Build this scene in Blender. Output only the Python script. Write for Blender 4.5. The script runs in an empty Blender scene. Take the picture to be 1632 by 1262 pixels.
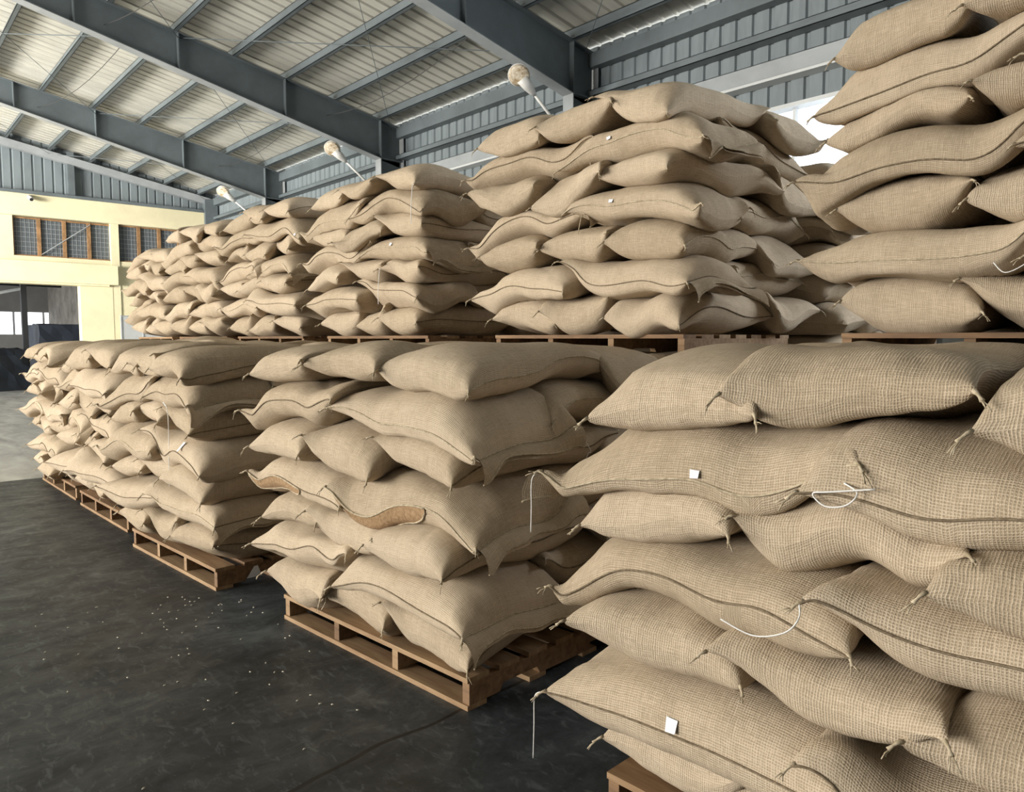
import bpy, bmesh, math, random
import numpy as np
from mathutils import Vector, Matrix

# ---------------------------------------------------------------- camera
S = bpy.context.scene
C = S.collection
FPX, CXP, CYP, EYE = 1200.0, 816.0, 631.0, 1.55
PITCH = math.atan(91 / FPX)
YAW = math.atan(1056 / math.hypot(FPX, 91))
cam_d = bpy.data.cameras.new('camera')
cam = bpy.data.objects.new('camera', cam_d)
C.objects.link(cam)
cam.location = (0, 0, EYE)
cam.rotation_euler = (math.pi / 2 - PITCH, 0, -YAW)
cam_d.sensor_fit = 'HORIZONTAL'
cam_d.sensor_width = 36
cam_d.lens = FPX / 1632 * 36
cam_d.clip_start = 0.05
cam_d.clip_end = 300
S.camera = cam

# ---------------------------------------------------------------- light
w = bpy.data.worlds.new('sky')
S.world = w
w.use_nodes = True
bg = w.node_tree.nodes['Background']
bg.inputs['Color'].default_value = (0.93, 0.97, 1.0, 1)
bg.inputs['Strength'].default_value = 2.6


def area(name, loc, aim, sx, sy, power, col):
    d = bpy.data.lights.new(name, 'AREA')
    d.shape = 'RECTANGLE'
    d.size, d.size_y = sx, sy
    d.energy = power
    d.color = col
    o = bpy.data.objects.new(name, d)
    o.location = loc
    o.rotation_euler = (Vector(aim) - Vector(loc)).to_track_quat('-Z', 'Y').to_euler()
    C.objects.link(o)
    return o


# daylight standing in the large loading doors of the left wall
area('door_daylight_or_fill', (-12.6, 8.5, 2.6), (0, 8.0, 2.6), 7.0, 4.6, 2700, (1.0, 0.965, 0.90))
area('door_daylight_or_fill', (-12.6, 19.5, 2.6), (0, 18, 2.6), 7.0, 4.6, 2200, (1.0, 0.97, 0.91))
area('door_daylight_or_fill', (-12.6, 14.9, 3.2), (3.5, 23.5, 4.6), 3.6, 3.0, 950, (1.0, 0.97, 0.91)).data.spread = math.radians(75)  # extra unseen light, added to brighten the end wall and third roof frame
area('hall_fill', (-5.5, 33.0, 2.4), (6, 33, 2.0), 6.0, 3.4, 450, (0.97, 0.98, 1.0))  # unseen light added to brighten the hall past the doorway
# daylight in the strip window high in the right wall
area('window_daylight', (9.0, 0.2, 4.05), (0, 1.6, 2.6), 8.0, 0.8, 650, (0.86, 0.93, 1.0))

S.view_settings.view_transform = 'Standard'
S.view_settings.look = 'None'
S.view_settings.gamma = 1
S.view_settings.use_curve_mapping = False
S.view_settings.exposure = 0.0
S.cycles.use_denoising = True
S.cycles.max_bounces = 8
S.cycles.diffuse_bounces = 2
S.cycles.sample_clamp_indirect = 6

random.seed(5)
RNG = np.random.default_rng(11)


# ---------------------------------------------------------------- helpers
def tag(o, label=None, cat=None, group=None, kind=None):
    if label: o['label'] = label
    if cat: o['category'] = cat
    if group: o['group'] = group
    if kind: o['kind'] = kind
    return o


def link(name, me, parent=None, mat=None):
    o = bpy.data.objects.new(name, me)
    C.objects.link(o)
    if parent is not None: o.parent = parent
    if mat is not None and me is not None and len(me.materials) == 0: me.materials.append(mat)
    return o


def empty(name, loc=(0, 0, 0), rz=0.0):
    o = bpy.data.objects.new(name, None)
    o.location = loc
    o.rotation_euler = (0, 0, rz)
    o.empty_display_size = 0.1
    C.objects.link(o)
    return o


def mesh_np(name, verts, quads, mat=None, smooth=True, uv=None):
    me = bpy.data.meshes.new(name)
    verts = np.ascontiguousarray(verts, dtype=np.float32)
    quads = np.ascontiguousarray(quads, dtype=np.int32)
    me.vertices.add(len(verts))
    me.vertices.foreach_set('co', verts.ravel())
    me.loops.add(quads.size)
    me.loops.foreach_set('vertex_index', quads.ravel())
    k = quads.shape[1]
    me.polygons.add(len(quads))
    me.polygons.foreach_set('loop_start', np.arange(0, quads.size, k, dtype=np.int32))
    me.polygons.foreach_set('loop_total', np.full(len(quads), k, dtype=np.int32))
    me.polygons.foreach_set('use_smooth', np.full(len(quads), smooth, dtype=bool))
    if uv is not None:
        l = me.uv_layers.new(name='weave')
        l.data.foreach_set('uv', np.ascontiguousarray(uv[quads.ravel()], dtype=np.float32).ravel())
    me.update(calc_edges=True)
    if mat is not None: me.materials.append(mat)
    return me


class MB:
    """collects boxes, tubes and prisms of ONE part"""

    def __init__(self):
        self.v, self.f = [], []

    def box(self, a, b):
        x0, y0, z0 = a
        x1, y1, z1 = b
        i = len(self.v)
        self.v += [(x0, y0, z0), (x1, y0, z0), (x1, y1, z0), (x0, y1, z0), (x0, y0, z1), (x1, y0, z1), (x1, y1, z1), (x0, y1, z1)]
        self.f += [tuple(i + k for k in q) for q in ((0, 3, 2, 1), (4, 5, 6, 7), (0, 1, 5, 4), (1, 2, 6, 5), (2, 3, 7, 6), (3, 0, 4, 7))]
        return self

    def hexa(self, pts):
        i = len(self.v)
        self.v += [tuple(p) for p in pts]
        self.f += [tuple(i + k for k in q) for q in ((0, 3, 2, 1), (4, 5, 6, 7), (0, 1, 5, 4), (1, 2, 6, 5), (2, 3, 7, 6), (3, 0, 4, 7))]
        return self

    def tube(self, pts, r, n=6, taper=None):
        pts = [Vector(p) for p in pts]
        i0 = len(self.v)
        up = Vector((0.31, 0.17, 0.93))
        for k, p in enumerate(pts):
            d = (pts[min(k + 1, len(pts) - 1)] - pts[max(k - 1, 0)])
            if d.length < 1e-9: d = Vector((0, 0, 1))
            d.normalize()
            a = d.cross(up)
            if a.length < 1e-3: a = d.cross(Vector((1, 0, 0)))
            a.normalize()
            b = d.cross(a)
            rr = r if taper is None else r * taper[k]
            for j in range(n):
                t = 2 * math.pi * j / n
                self.v.append(tuple(p + (a * math.cos(t) + b * math.sin(t)) * rr))
        for k in range(len(pts) - 1):
            for j in range(n):
                q = i0 + k * n
                self.f.append((q + j, q + (j + 1) % n, q + n + (j + 1) % n, q + n + j))
        self.f.append(tuple(i0 + j for j in reversed(range(n))))
        e = i0 + (len(pts) - 1) * n
        self.f.append(tuple(e + j for j in range(n)))
        return self

    def mesh(self, name, mat=None, smooth=False):
        me = bpy.data.meshes.new(name)
        me.from_pydata(self.v, [], self.f)
        if smooth: me.polygons.foreach_set('use_smooth', [True] * len(me.polygons))
        if mat: me.materials.append(mat)
        me.update()
        return me

    def build(self, name, mat=None, parent=None, smooth=False, bevel=0.0):
        o = link(name, self.mesh(name, mat, smooth), parent)
        if bevel:
            m = o.modifiers.new('edge', 'BEVEL')
            m.width = bevel
            m.segments = 2
            m.limit_method = 'ANGLE'
        return o


# ---------------------------------------------------------------- materials
class NT:
    def __init__(self, name, rough=0.8, metal=0.0, col=(0.5, 0.5, 0.5)):
        self.m = bpy.data.materials.new(name)
        self.m.use_nodes = True
        self.t = self.m.node_tree
        self.b = self.t.nodes['Principled BSDF']
        self.b.inputs['Roughness'].default_value = rough
        self.b.inputs['Metallic'].default_value = metal
        self.b.inputs['Base Color'].default_value = (*col, 1)

    def n(self, typ, **kw):
        nd = self.t.nodes.new(typ)
        for k, v in kw.items():
            if k in nd.inputs.keys(): nd.inputs[k].default_value = v
            else: setattr(nd, k, v)
        return nd

    def l(self, a, b): self.t.links.new(a, b)

    def coord(self, which='Object', scale=(1, 1, 1)):
        tc = self.n('ShaderNodeTexCoord')
        mp = self.n('ShaderNodeMapping')
        mp.inputs['Scale'].default_value = scale
        self.l(tc.outputs[which], mp.inputs['Vector'])
        return mp.outputs['Vector']

    def noise(self, vec, scale, detail=4, rough=0.55, dist=0.0):
        nd = self.n('ShaderNodeTexNoise')
        nd.inputs['Scale'].default_value = scale
        nd.inputs['Detail'].default_value = detail
        nd.inputs['Roughness'].default_value = rough
        nd.inputs['Distortion'].default_value = dist
        self.l(vec, nd.inputs['Vector'])
        return nd.outputs['Fac']

    def ramp(self, fac, stops):
        r = self.n('ShaderNodeValToRGB')
        el = r.color_ramp.elements
        while len(el) < len(stops): el.new(0.5)
        for e, (p, c) in zip(el, stops):
            e.position = p
            e.color = (*c, 1) if len(c) == 3 else c
        self.l(fac, r.inputs['Fac'])
        return r.outputs['Color']

    def math(self, op, a, b=None, c=None):
        nd = self.n('ShaderNodeMath', operation=op)
        for i, x in enumerate((a, b, c)):
            if x is None: continue
            if isinstance(x, (int, float)): nd.inputs[i].default_value = x
            else: self.l(x, nd.inputs[i])
        return nd.outputs[0]

    def mix(self, fac, a, b, blend='MIX'):
        nd = self.n('ShaderNodeMix', data_type='RGBA', blend_type=blend)
        for s, x in ((nd.inputs[0], fac), (nd.inputs[6], a), (nd.inputs[7], b)):
            if isinstance(x, (int, float)): s.default_value = x
            elif isinstance(x, tuple): s.default_value = (*x, 1)
            else: self.l(x, s)
        return nd.outputs[2]

    def bump(self, h, strength=0.3, dist=0.01):
        nd = self.n('ShaderNodeBump')
        nd.inputs['Strength'].default_value = strength
        nd.inputs['Distance'].default_value = dist
        self.l(h, nd.inputs['Height'])
        self.l(nd.outputs['Normal'], self.b.inputs['Normal'])

    def color(self, c): self.l(c, self.b.inputs['Base Color'])


def mat_jute(name, base=(0.478, 0.378, 0.264), pitch=0.0072):
    M = NT(name, 0.95)
    M.b.inputs['Specular IOR Level'].default_value = 0.15
    uv = M.coord('UV')
    sep = M.n('ShaderNodeSeparateXYZ')
    M.l(uv, sep.inputs[0])
    wob = M.noise(uv, 35, 2)
    wob = M.math('MULTIPLY', M.math('SUBTRACT', wob, 0.5), 0.006)
    k = 2 * math.pi / pitch
    # every thread is of its own thickness: jitter by a 1-D noise across the threads
    def threads(axis):
        x = M.math('ADD', sep.outputs[axis], wob)
        s = M.math('SINE', M.math('MULTIPLY', x, k))
        stretch = (190, 16, 1) if axis == 0 else (16, 190, 1)
        mp = M.n('ShaderNodeMapping')
        mp.inputs['Scale'].default_value = stretch
        M.l(uv, mp.inputs['Vector'])
        slub = M.noise(mp.outputs['Vector'], 1.0, 2)
        return s, slub
    sx, bx = threads(0)
    sy, by = threads(1)
    over = M.math('MULTIPLY', sx, sy)
    h = M.math('MAXIMUM', M.math('ADD', sx, M.math('MULTIPLY', over, 0.5)), M.math('SUBTRACT', sy, M.math('MULTIPLY', over, 0.5)))
    slub = M.math('ADD', bx, by)
    fine = M.noise(uv, 260, 2)
    big = M.noise(M.coord('Object'), 3.2, 3)
    oi = M.n('ShaderNodeObjectInfo')
    v = M.math('ADD', M.math('MULTIPLY', h, 0.14), M.math('ADD', 0.03, M.math('MULTIPLY', slub, 0.33)))
    v = M.math('ADD', v, M.math('MULTIPLY', fine, 0.25))
    v = M.math('ADD', v, M.math('ADD', 0.14, M.math('MULTIPLY', big, 0.28)))
    v = M.math('ADD', v, M.math('MULTIPLY', oi.outputs['Random'], 0.12))
    b = base
    col = M.ramp(v, [(0.38, (b[0] * .30, b[1] * .28, b[2] * .25)), (0.72, (b[0] * .78, b[1] * .77, b[2] * .75)),
                     (0.92, b), (1.25 / 1.3, (min(1, b[0] * 1.28), b[1] * 1.31, b[2] * 1.38))])
    M.color(col)
    hb = M.math('ADD', M.math('MULTIPLY', h, 0.5), M.math('MULTIPLY', slub, 1.2))
    M.bump(hb, 0.55, 0.0022)
    return M.m


JUTE = mat_jute('jute_weave')
M = NT('jute_cord', 0.95, col=(0.17, 0.125, 0.075)); CORD = M.m
n = M.noise(M.coord('Object'), 90, 3); M.color(M.ramp(n, [(0.3, (0.12, 0.085, 0.05)), (0.7, (0.27, 0.205, 0.13))])); M.bump(n, .5, .003)
M = NT('frayed_jute', 0.95); FRAY = M.m
n = M.noise(M.coord('Object'), 60, 3); M.color(M.ramp(n, [(0.3, (0.33, 0.26, 0.165)), (0.7, (0.62, 0.52, 0.37))])); M.bump(n, .5, .003)
M = NT('sack_inside', 0.95); INSIDE = M.m
n = M.noise(M.coord('Object'), 70, 4); M.color(M.ramp(n, [(0.3, (0.24, 0.145, 0.07)), (0.7, (0.42, 0.27, 0.145))])); M.bump(n, .4, .003)
WHITE_TWINE = NT('white_twine', 0.7, col=(0.82, 0.80, 0.76)).m
PAPER = NT('white_paper', 0.7, col=(0.86, 0.87, 0.90)).m


def mat_wood():
    M = NT('pallet_wood', 0.75)
    v = M.coord('Object', (9, 1.1, 9))
    n = M.noise(v, 3.0, 6, 0.6, 0.4)
    oi = M.n('ShaderNodeObjectInfo')
    f = M.math('ADD', M.math('MULTIPLY', n, 0.8), M.math('MULTIPLY', oi.outputs['Random'], 0.35))
    M.color(M.ramp(f, [(0.25, (0.09, 0.048, 0.023)), (0.55, (0.25, 0.142, 0.068)), (0.85, (0.42, 0.28, 0.15))]))
    M.bump(n, 0.35, 0.004)
    return M.m


WOOD = mat_wood()


def mat_floor():
    M = NT('dark_concrete', 0.5)
    v = M.coord('Object')
    a = M.noise(v, 0.8, 8, 0.62, 0.8)
    st = M.coord('Object', (1.35, 1.9, 1))
    b = M.noise(st, 2.6, 9, 0.72, .5)
    c = M.noise(v, 22, 4)
    f = M.math('ADD', M.math('ADD', M.math('MULTIPLY', a, 0.55), M.math('MULTIPLY', b, 0.45)), M.math('MULTIPLY', c, 0.08))
    col = M.ramp(f, [(0.38, (0.009, 0.0105, 0.0115)), (0.50, (0.024, 0.028, 0.031)), (0.60, (0.046, 0.053, 0.057)), (0.70, (0.12, 0.135, 0.14))])
    fk = M.noise(M.coord('Object', (3.2, 1.4, 1)), 7.0, 5, .7, .6)
    col = M.mix(M.ramp(fk, [(.54, (0, 0, 0)), (.66, (.7,) * 3)]), col, (0.105, 0.118, 0.122))
    col = M.mix(M.ramp(a, [(.34, (.75,) * 3), (.44, (0, 0, 0))]), col, (0.016, 0.0165, 0.014))
    vo = M.n('ShaderNodeTexVoronoi', feature='DISTANCE_TO_EDGE')
    vo.inputs['Scale'].default_value = 0.33
    mp = M.n('ShaderNodeMapping'); M.l(v, mp.inputs['Vector'])
    wn = M.n('ShaderNodeTexNoise'); wn.inputs['Scale'].default_value = 1.3; M.l(v, wn.inputs['Vector'])
    M.l(M.mix(0.16, mp.outputs['Vector'], wn.outputs['Color']), vo.inputs['Vector'])
    crack = M.math('LESS_THAN', vo.outputs['Distance'], 0.0022)
    M.color(M.mix(crack, col, (0.006, 0.006, 0.006)))
    r = M.ramp(b, [(0.35, (0.62,) * 3), (0.7, (0.36,) * 3)])
    M.l(r, M.b.inputs['Roughness'])
    M.b.inputs['Specular IOR Level'].default_value = 0.4
    M.bump(M.math('ADD', b, M.math('MULTIPLY', c, 0.2)), 0.16, 0.010)
    return M.m


FLOOR = mat_floor()


def mat_paint(name, col, dirt=0.35, rough=0.55, scale=1.2, streak=(1, 1, 1)):
    M = NT(name, rough)
    v = M.coord('Object', streak)
    n = M.noise(v, scale, 7, 0.65, 0.3)
    M.color(M.ramp(n, [(0.3, tuple(x * (1 - dirt) for x in col)), (0.6, col), (0.8, tuple(min(1, x * 1.1) for x in col))]))
    M.bump(M.noise(v, 30, 3), 0.08, 0.004)
    return M.m


STEEL = mat_paint('grey_blue_steel', (0.155, 0.182, 0.192), 0.3, 0.5)
STEEL_PALE = mat_paint('pale_steel', (0.40, 0.42, 0.43), 0.25, 0.45)
WALLSHEET = mat_paint('wall_sheet_paint', (0.235, 0.272, 0.285), 0.32, 0.5, 1.0, (1, 3, .5))
ROOFSHEET = mat_paint('roof_sheet_paint', (0.64, 0.62, 0.545), 0.3, 0.5, 1.1, (.5, 3, 1))
YELLOW = mat_paint('cream_yellow_paint', (0.85, 0.77, 0.51), 0.16, 0.8, 0.8)
PLASTER = mat_paint('old_plaster', (0.34, 0.31, 0.27), 0.5, 0.9, 1.5)
BROWNFRAME = mat_paint('rusty_frame', (0.36, 0.20, 0.09), 0.5, 0.7, 5)
MESHGREY = NT('dusty_mesh_pane', 0.6, col=(0.10, 0.115, 0.125)).m
DARKSTEEL = NT('dark_steel', 0.6, col=(0.015, 0.016, 0.018)).m
NAVY = mat_paint('navy_tarp', (0.018, 0.026, 0.042), 0.4, 0.6, 2)
SHEETWHITE = mat_paint('pale_panel', (0.66, 0.67, 0.66), 0.12, 0.5, 1)
LAMPWHITE = NT('lamp_housing', 0.4, col=(0.72, 0.70, 0.66)).m
M = NT('lamp_lens', 0.25); LENS = M.m
n = M.noise(M.coord('Object'), 14, 3, .5, 1.0); M.color(M.ramp(n, [(0.35, (0.42, 0.30, 0.17)), (0.65, (0.80, 0.72, 0.58))]))
M = NT('window_glass', 0.05); GLASS = M.m
M.b.inputs['Transmission Weight'].default_value = 1.0
M.b.inputs['IOR'].default_value = 1.05
M.b.inputs['Base Color'].default_value = (0.95, 0.97, 1, 1)
BEAN = NT('spilled_bean', 0.7, col=(0.62, 0.58, 0.48)).m
WIRE = NT('dark_wire', 0.6, col=(0.05, 0.05, 0.05)).m

# ---------------------------------------------------------------- the building
XW = 9.2            # right wall
XL = -13.0          # left wall
XR = -1.9           # ridge
YE = 25.08          # end wall
YF = -6.0           # front
RY = [-2.74, 2.85, 8.45, 14.05, 19.92]      # frames
SL = 0.18
def ztop(x): return 6.02 + SL * (9.2 - (x if x > XR else 2 * XR - x))
def zbot(x): return 5.31 + 0.222 * (8.7 - (x if x > XR else 2 * XR - x))

FLOOR_SHEEN = NT('painted_sheen_concrete', 0.24)  # bright daylight sheen of the far floor, put into a paler slab colour
_n = FLOOR_SHEEN.noise(FLOOR_SHEEN.coord('Object', (2, .6, 1)), 1.6, 6, .6, .5)
FLOOR_SHEEN.color(FLOOR_SHEEN.ramp(_n, [(.3, (.36, .36, .35)), (.6, (.60, .60, .58)), (.8, (.72, .72, .70))]))
FLOOR_SHEEN.bump(_n, .12, .01)
def slab(y0, y1, mat, label):
    tag(MB().box((XL, y0, -.2), (XW, y1, 0)).build('floor', mat), label, kind='structure')
slab(YF - 6, 9.75, FLOOR, 'dark stained concrete warehouse floor')
slab(9.75, 44, FLOOR_SHEEN.m, 'far floor by the doorway, painted pale for its daylight sheen')

# ribbed sheets
def rib_profile(width, pitch, depth, top=0.05):
    pts = []
    k = int(round(width / pitch))
    for i in range(k):
        c = (i + 0.5) * pitch
        pts += [(i * pitch, 0), (c - top, 0), (c - top * .5, depth), (c + top * .5, depth), (c + top, 0)]
    pts.append((width, 0))
    return pts


ceil = tag(empty('ceiling'), 'sloping metal roof of ribbed pale sheets on purlins', kind='structure')
SHW = 1.0
prof = rib_profile(SHW, 0.25, 0.032, 0.035)
def roof_mesh(x0, x1):
    v, f = [], []
    for (y, d) in prof:
        v += [(x0, y, ztop(x0) + 0.2 + d), (x1, y, ztop(x1) + 0.2 + d)]
    for i in range(len(prof) - 1):
        a = 2 * i
        f.append((a, a + 1, a + 3, a + 2))
    me = bpy.data.meshes.new('roof_sheet')
    me.from_pydata(v, [], f)
    me.materials.append(ROOFSHEET)
    return me
rm_r, rm_l = roof_mesh(XW + .1, XR), roof_mesh(XR - 0.0001, XL - .1)
for k in range(int(YE - YF) + 1):
    for me in (rm_r, rm_l):
        o = link('roof_sheet', me, ceil)
        o.location = (0, YF + k * SHW, 0)

# purlins: Z sections lying along the building on top of the frames
PX = [8.62 - 1.02 * k for k in range(10)] + [-3.0 - 1.9 * k for k in range(5)]
for x in PX:
    for a, b in zip([YF] + RY, RY + [YE]):
        z = ztop(x)
        m = MB()
        m.box((x - .004, a, z), (x + .004, b, z + .195))
        m.box((x - .075, a, z - .0), (x + .004, b, z + .010)).box((x - .075, a, z), (x - .068, b, z + .025))
        m.box((x - .004, a, z + .185), (x + .075, b, z + .195))
        m.build('purlin', STEEL, ceil)
# eave strut
for a, b in zip([YF] + RY, RY + [YE]):
    MB().box((9.02, a, 5.83), (9.19, b, 6.05)).build('eave_strut', STEEL, ceil)

# frames: tapered rafters and columns
for y in RY:
    fr = tag(empty('roof_frame', (0, y, 0)), None, kind='structure')
    for sgn in (1, -1):
        def X(x): return x if sgn > 0 else 2 * XR - x
        xs = [9.1, 8.6, 6.5, 4.55, 2.95, 1.2, XR]
        web, fb, ft = MB(), MB(), MB()
        for a, b in zip(xs[:-1], xs[1:]):
            za0, za1, zb0, zb1 = zbot(a), ztop(a), zbot(b), ztop(b)
            A, B = X(a), X(b)
            web.hexa([(A, -.006, za0), (B, -.006, zb0), (B, .006, zb0), (A, .006, za0), (A, -.006, za1), (B, -.006, zb1), (B, .006, zb1), (A, .006, za1)])
            if a <= 8.61:
                fb.hexa([(A, -.11, za0 - .012), (B, -.11, zb0 - .012), (B, .11, zb0 - .012), (A, .11, za0 - .012), (A, -.11, za0), (B, -.11, zb0), (B, .11, zb0), (A, .11, za0)])
            ft.hexa([(A, -.11, za1 - .013), (B, -.11, zb1 - .013), (B, .11, zb1 - .013), (A, .11, za1 - .013), (A, -.11, za1 - .001), (B, -.11, zb1 - .001), (B, .11, zb1 - .001), (A, .11, za1 - .001)])
        web.build('web', STEEL, fr)
        fb.build('bottom_flange', STEEL_PALE, fr)
        ft.build('top_flange', STEEL, fr)
        for x in xs[1:-1]:
            MB().box((X(x) - .008, -.10, zbot(x)), (X(x) + .008, .10, ztop(x) - .013)).build('stiffener', STEEL, fr)
        # column
        c0, c1 = X(8.58), X(9.14)
        MB().box((min(c0, c1), -.006, 0), (max(c0, c1), .006, 5.35)).build('column_web', STEEL, fr)
        MB().box((c0 - .008, -.11, 0), (c0 + .008, .11, 5.34)).build('column_flange', STEEL_PALE, fr)
        MB().box((c1 - .008, -.11, 0), (c1 + .008, .11, 6.0)).build('column_flange', STEEL_PALE, fr)
        MB().box((min(c0, c1), -.1, 5.33), (max(c0, c1), .1, 5.35)).build('knee_plate', STEEL, fr)

# wind bracing rods under the roof
br = tag(empty('bracing'), None, kind='structure')
def rod(a, b, r=.008, sag=0.0, mat=None, nm='bracing_rod'):
    a, b = Vector(a), Vector(b)
    pts = [a.lerp(b, t / 8) + Vector((0, 0, -sag * 4 * (t / 8) * (1 - t / 8))) for t in range(9)]
    MB().tube(pts, r, 5).build(nm, mat or STEEL, br, True)
for k in range(1, 5):
    y0, y1 = RY[k], (RY + [YE])[k + 1]
    for (xa, xb) in ((8.9, 4.6), (4.6, 0.3)):
        rod((xa, y0 + .02, ztop(xa) - .06), (xb, y1 - .02, ztop(xb) - .06))
        rod((xb, y0 + .02, ztop(xb) - .10), (xa, y1 - .02, ztop(xa) - .10), .006)
for (x, dx) in ((6.9, .5), (3.8, -.4)):
    rod((x, RY[2], zbot(x) + .25), (x + dx, RY[3], zbot(x) + .3), .006, .25, WIRE, 'hanging_wire')
    rod((x, RY[3], zbot(x) + .25), (x + dx, RY[4], zbot(x) + .3), .006, .25, WIRE, 'hanging_wire')

# right wall of ribbed sheets with a strip window
wr = tag(empty('wall_right'), 'grey blue ribbed sheet metal wall with horizontal girts', kind='structure')
wprof = rib_profile(1.0, 0.25, 0.03, 0.04)
def wall_mesh(z0, z1):
    v, f = [], []
    for (y, d) in wprof: v += [(XW - .0 + d, y, z0), (XW + d, y, z1)]
    for i in range(len(wprof) - 1): f.append((2 * i, 2 * i + 1, 2 * i + 3, 2 * i + 2))
    me = bpy.data.meshes.new('wall_sheet')
    me.from_pydata(v, [], f)
    me.materials.append(WALLSHEET)
    return me
WZ0, WZ1, WY0, WY1 = 3.55, 4.46, -4.0, 6.0
wm_full, wm_up, wm_lo = wall_mesh(0, 6.2), wall_mesh(WZ1, 6.2), wall_mesh(0, WZ0)
for k in range(int(YE - YF) + 1):
    y = YF + k
    for me in ((wm_up, wm_lo) if WY0 <= y < WY1 else (wm_full,)):
        o = link('wall_sheet', me, wr)
        o.location.y = y
for z in (5.42, 4.98, 3.5, 2.3, 1.2):
    big = z == 4.98
    for a, b in zip([YF] + RY, RY + [YE]):
        m = MB()
        h = .22 if big else .10
        m.box((9.0, a + .01, z - h / 2), (9.012, b - .01, z + h / 2))
        m.box((9.0, a + .01, z + h / 2 - .008), (9.19, b - .01, z + h / 2)).box((9.0, a + .01, z - h / 2), (9.19, b - .01, z - h / 2 + .008))
        m.build('girt', STEEL if not big else STEEL_PALE, wr)
        if big: MB().box((8.985, a + .01, z - h / 2 - .035), (9.19, b - .01, z - h / 2)).build('girt_lip', SHEETWHITE, wr)
win = tag(empty('window_1', (XW, 0, 0)), 'long bright strip window high in the metal wall', kind='structure')
m = MB()
m.box((-.16, WY0, WZ1 - .0), (.03, WY1, WZ1 + .05)).box((-.16, WY0, WZ0 - .05), (.03, WY1, WZ0))
m.build('window_frame', SHEETWHITE, win)
for i in range(11):
    y = WY0 + i
    MB().box((-.05, y - .02, WZ0), (.02, y + .02, WZ1)).build('mullion', SHEETWHITE, win)
    if i < 10: MB().box((-.006, y + .02, WZ0), (.002, y + 1.0 - .02, WZ1)).build('pane', GLASS, win)

# left wall with its loading doors, open front (both out of the picture)
wl = tag(empty('wall_left'), None, kind='structure')
for a, b, z in ((YF, 5, 0), (12, 12.8, 0), (23, YE, 0), (5, 12, 4.9), (12.8, 23, 4.9)):
    MB().box((XL - .1, a, z), (XL, b, 6.2)).build('wall_panel', WALLSHEET, wl)
wf = tag(empty('wall_front'), None, kind='structure')
for a, b, z in ((XL, XW, 0),):
    MB().box((a, YF - .1, z), (b, YF, 8.2)).build('wall_panel', WALLSHEET, wf)

# end wall: cream masonry below, ribbed gable above
we = tag(empty('wall_end', (0, YE, 0)), 'cream yellow end wall with windows, beams and wide doorway', kind='structure')
def ew(nm, x0, x1, z0, z1, y0=0.0, y1=.3, mat=YELLOW): return MB().box((x0, y0, z0), (x1, y1, z1)).build(nm, mat, we)
DX0, DX1 = -1.0, 5.15

ew('top_beam', XL, XW, 4.98, 5.58, -.12)
ew('wall_panel', XL, 3.35, 3.72, 4.98)
ew('wall_panel', 3.35, 6.1, 3.72, 3.88)
ew('wall_panel', 6.24, 8.6, 0, 3.88)
ew('wall_panel', 8.6, XW, 0, 4.98)
ew('wall_panel', 3.35, 3.56, 3.88, 4.98)
ew('pillar', 5.15, 6.02, 0, 3.15, -.05)
ew('pillar', 6.02, 6.24, 0, 4.98, -.04)
ew('pillar', 6.10, 6.24, 3.72, 4.98, -.0)
ew('sill_beam', XL, 6.12, 3.15, 3.72, -.3)
ew('lintel_edge', XL, 5.9, 3.10, 3.15, -.2)
ew('wall_panel', XL, DX0, 0, 3.10)
gm = MB()
gp = rib_profile(1.0, 0.25, 0.03, 0.035)
for k in range(12):
    v, f = [], []
    for (x, d) in gp:
        X_ = -2.0 + k * 1.0 + x
        v += [(X_, .1 + d, 5.5), (X_, .1 + d, ztop(X_) + .25)]
    for i in range(len(gp) - 1): f.append((2 * i, 2 * i + 1, 2 * i + 3, 2 * i + 2))
    me = bpy.data.meshes.new('gable_sheet'); me.from_pydata(v, [], f); me.materials.append(WALLSHEET)
    link('gable_sheet', me, we)
MB().hexa([(XL, .1, 5.5), (-2, .1, 5.5), (-2, .2, 5.5), (XL, .2, 5.5), (XL, .1, 6.2), (-2, .1, 8.2), (-2, .2, 8.2), (XL, .2, 6.2)]).build('gable_panel', WALLSHEET, we)
# gable rafter and rails
m = MB()
m.hexa([(9.1, -.14, ztop(9.1) - .22), (-2, -.14, ztop(-1.9) - .22), (-2, 0.05, ztop(-1.9) - .22), (9.1, 0.05, ztop(9.1) - .22),
        (9.1, -.14, ztop(9.1) - .01), (-2, -.14, ztop(-1.9) - .01), (-2, 0.05, ztop(-1.9) - .01), (9.1, 0.05, ztop(9.1) - .01)])
m.build('gable_rafter', STEEL_PALE, we)
MB().box((-3, -.2, 5.58), (9.1, .1, 5.66)).build('gable_rail', STEEL, we)
MB().box((4.95, -.10, 5.6), (5.12, .1, 6.9)).build('gable_post', STEEL, we)
MB().box((8.75, -.25, 0), (9.15, -.02, 6.0)).build('corner_column', STEEL, we)

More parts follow.
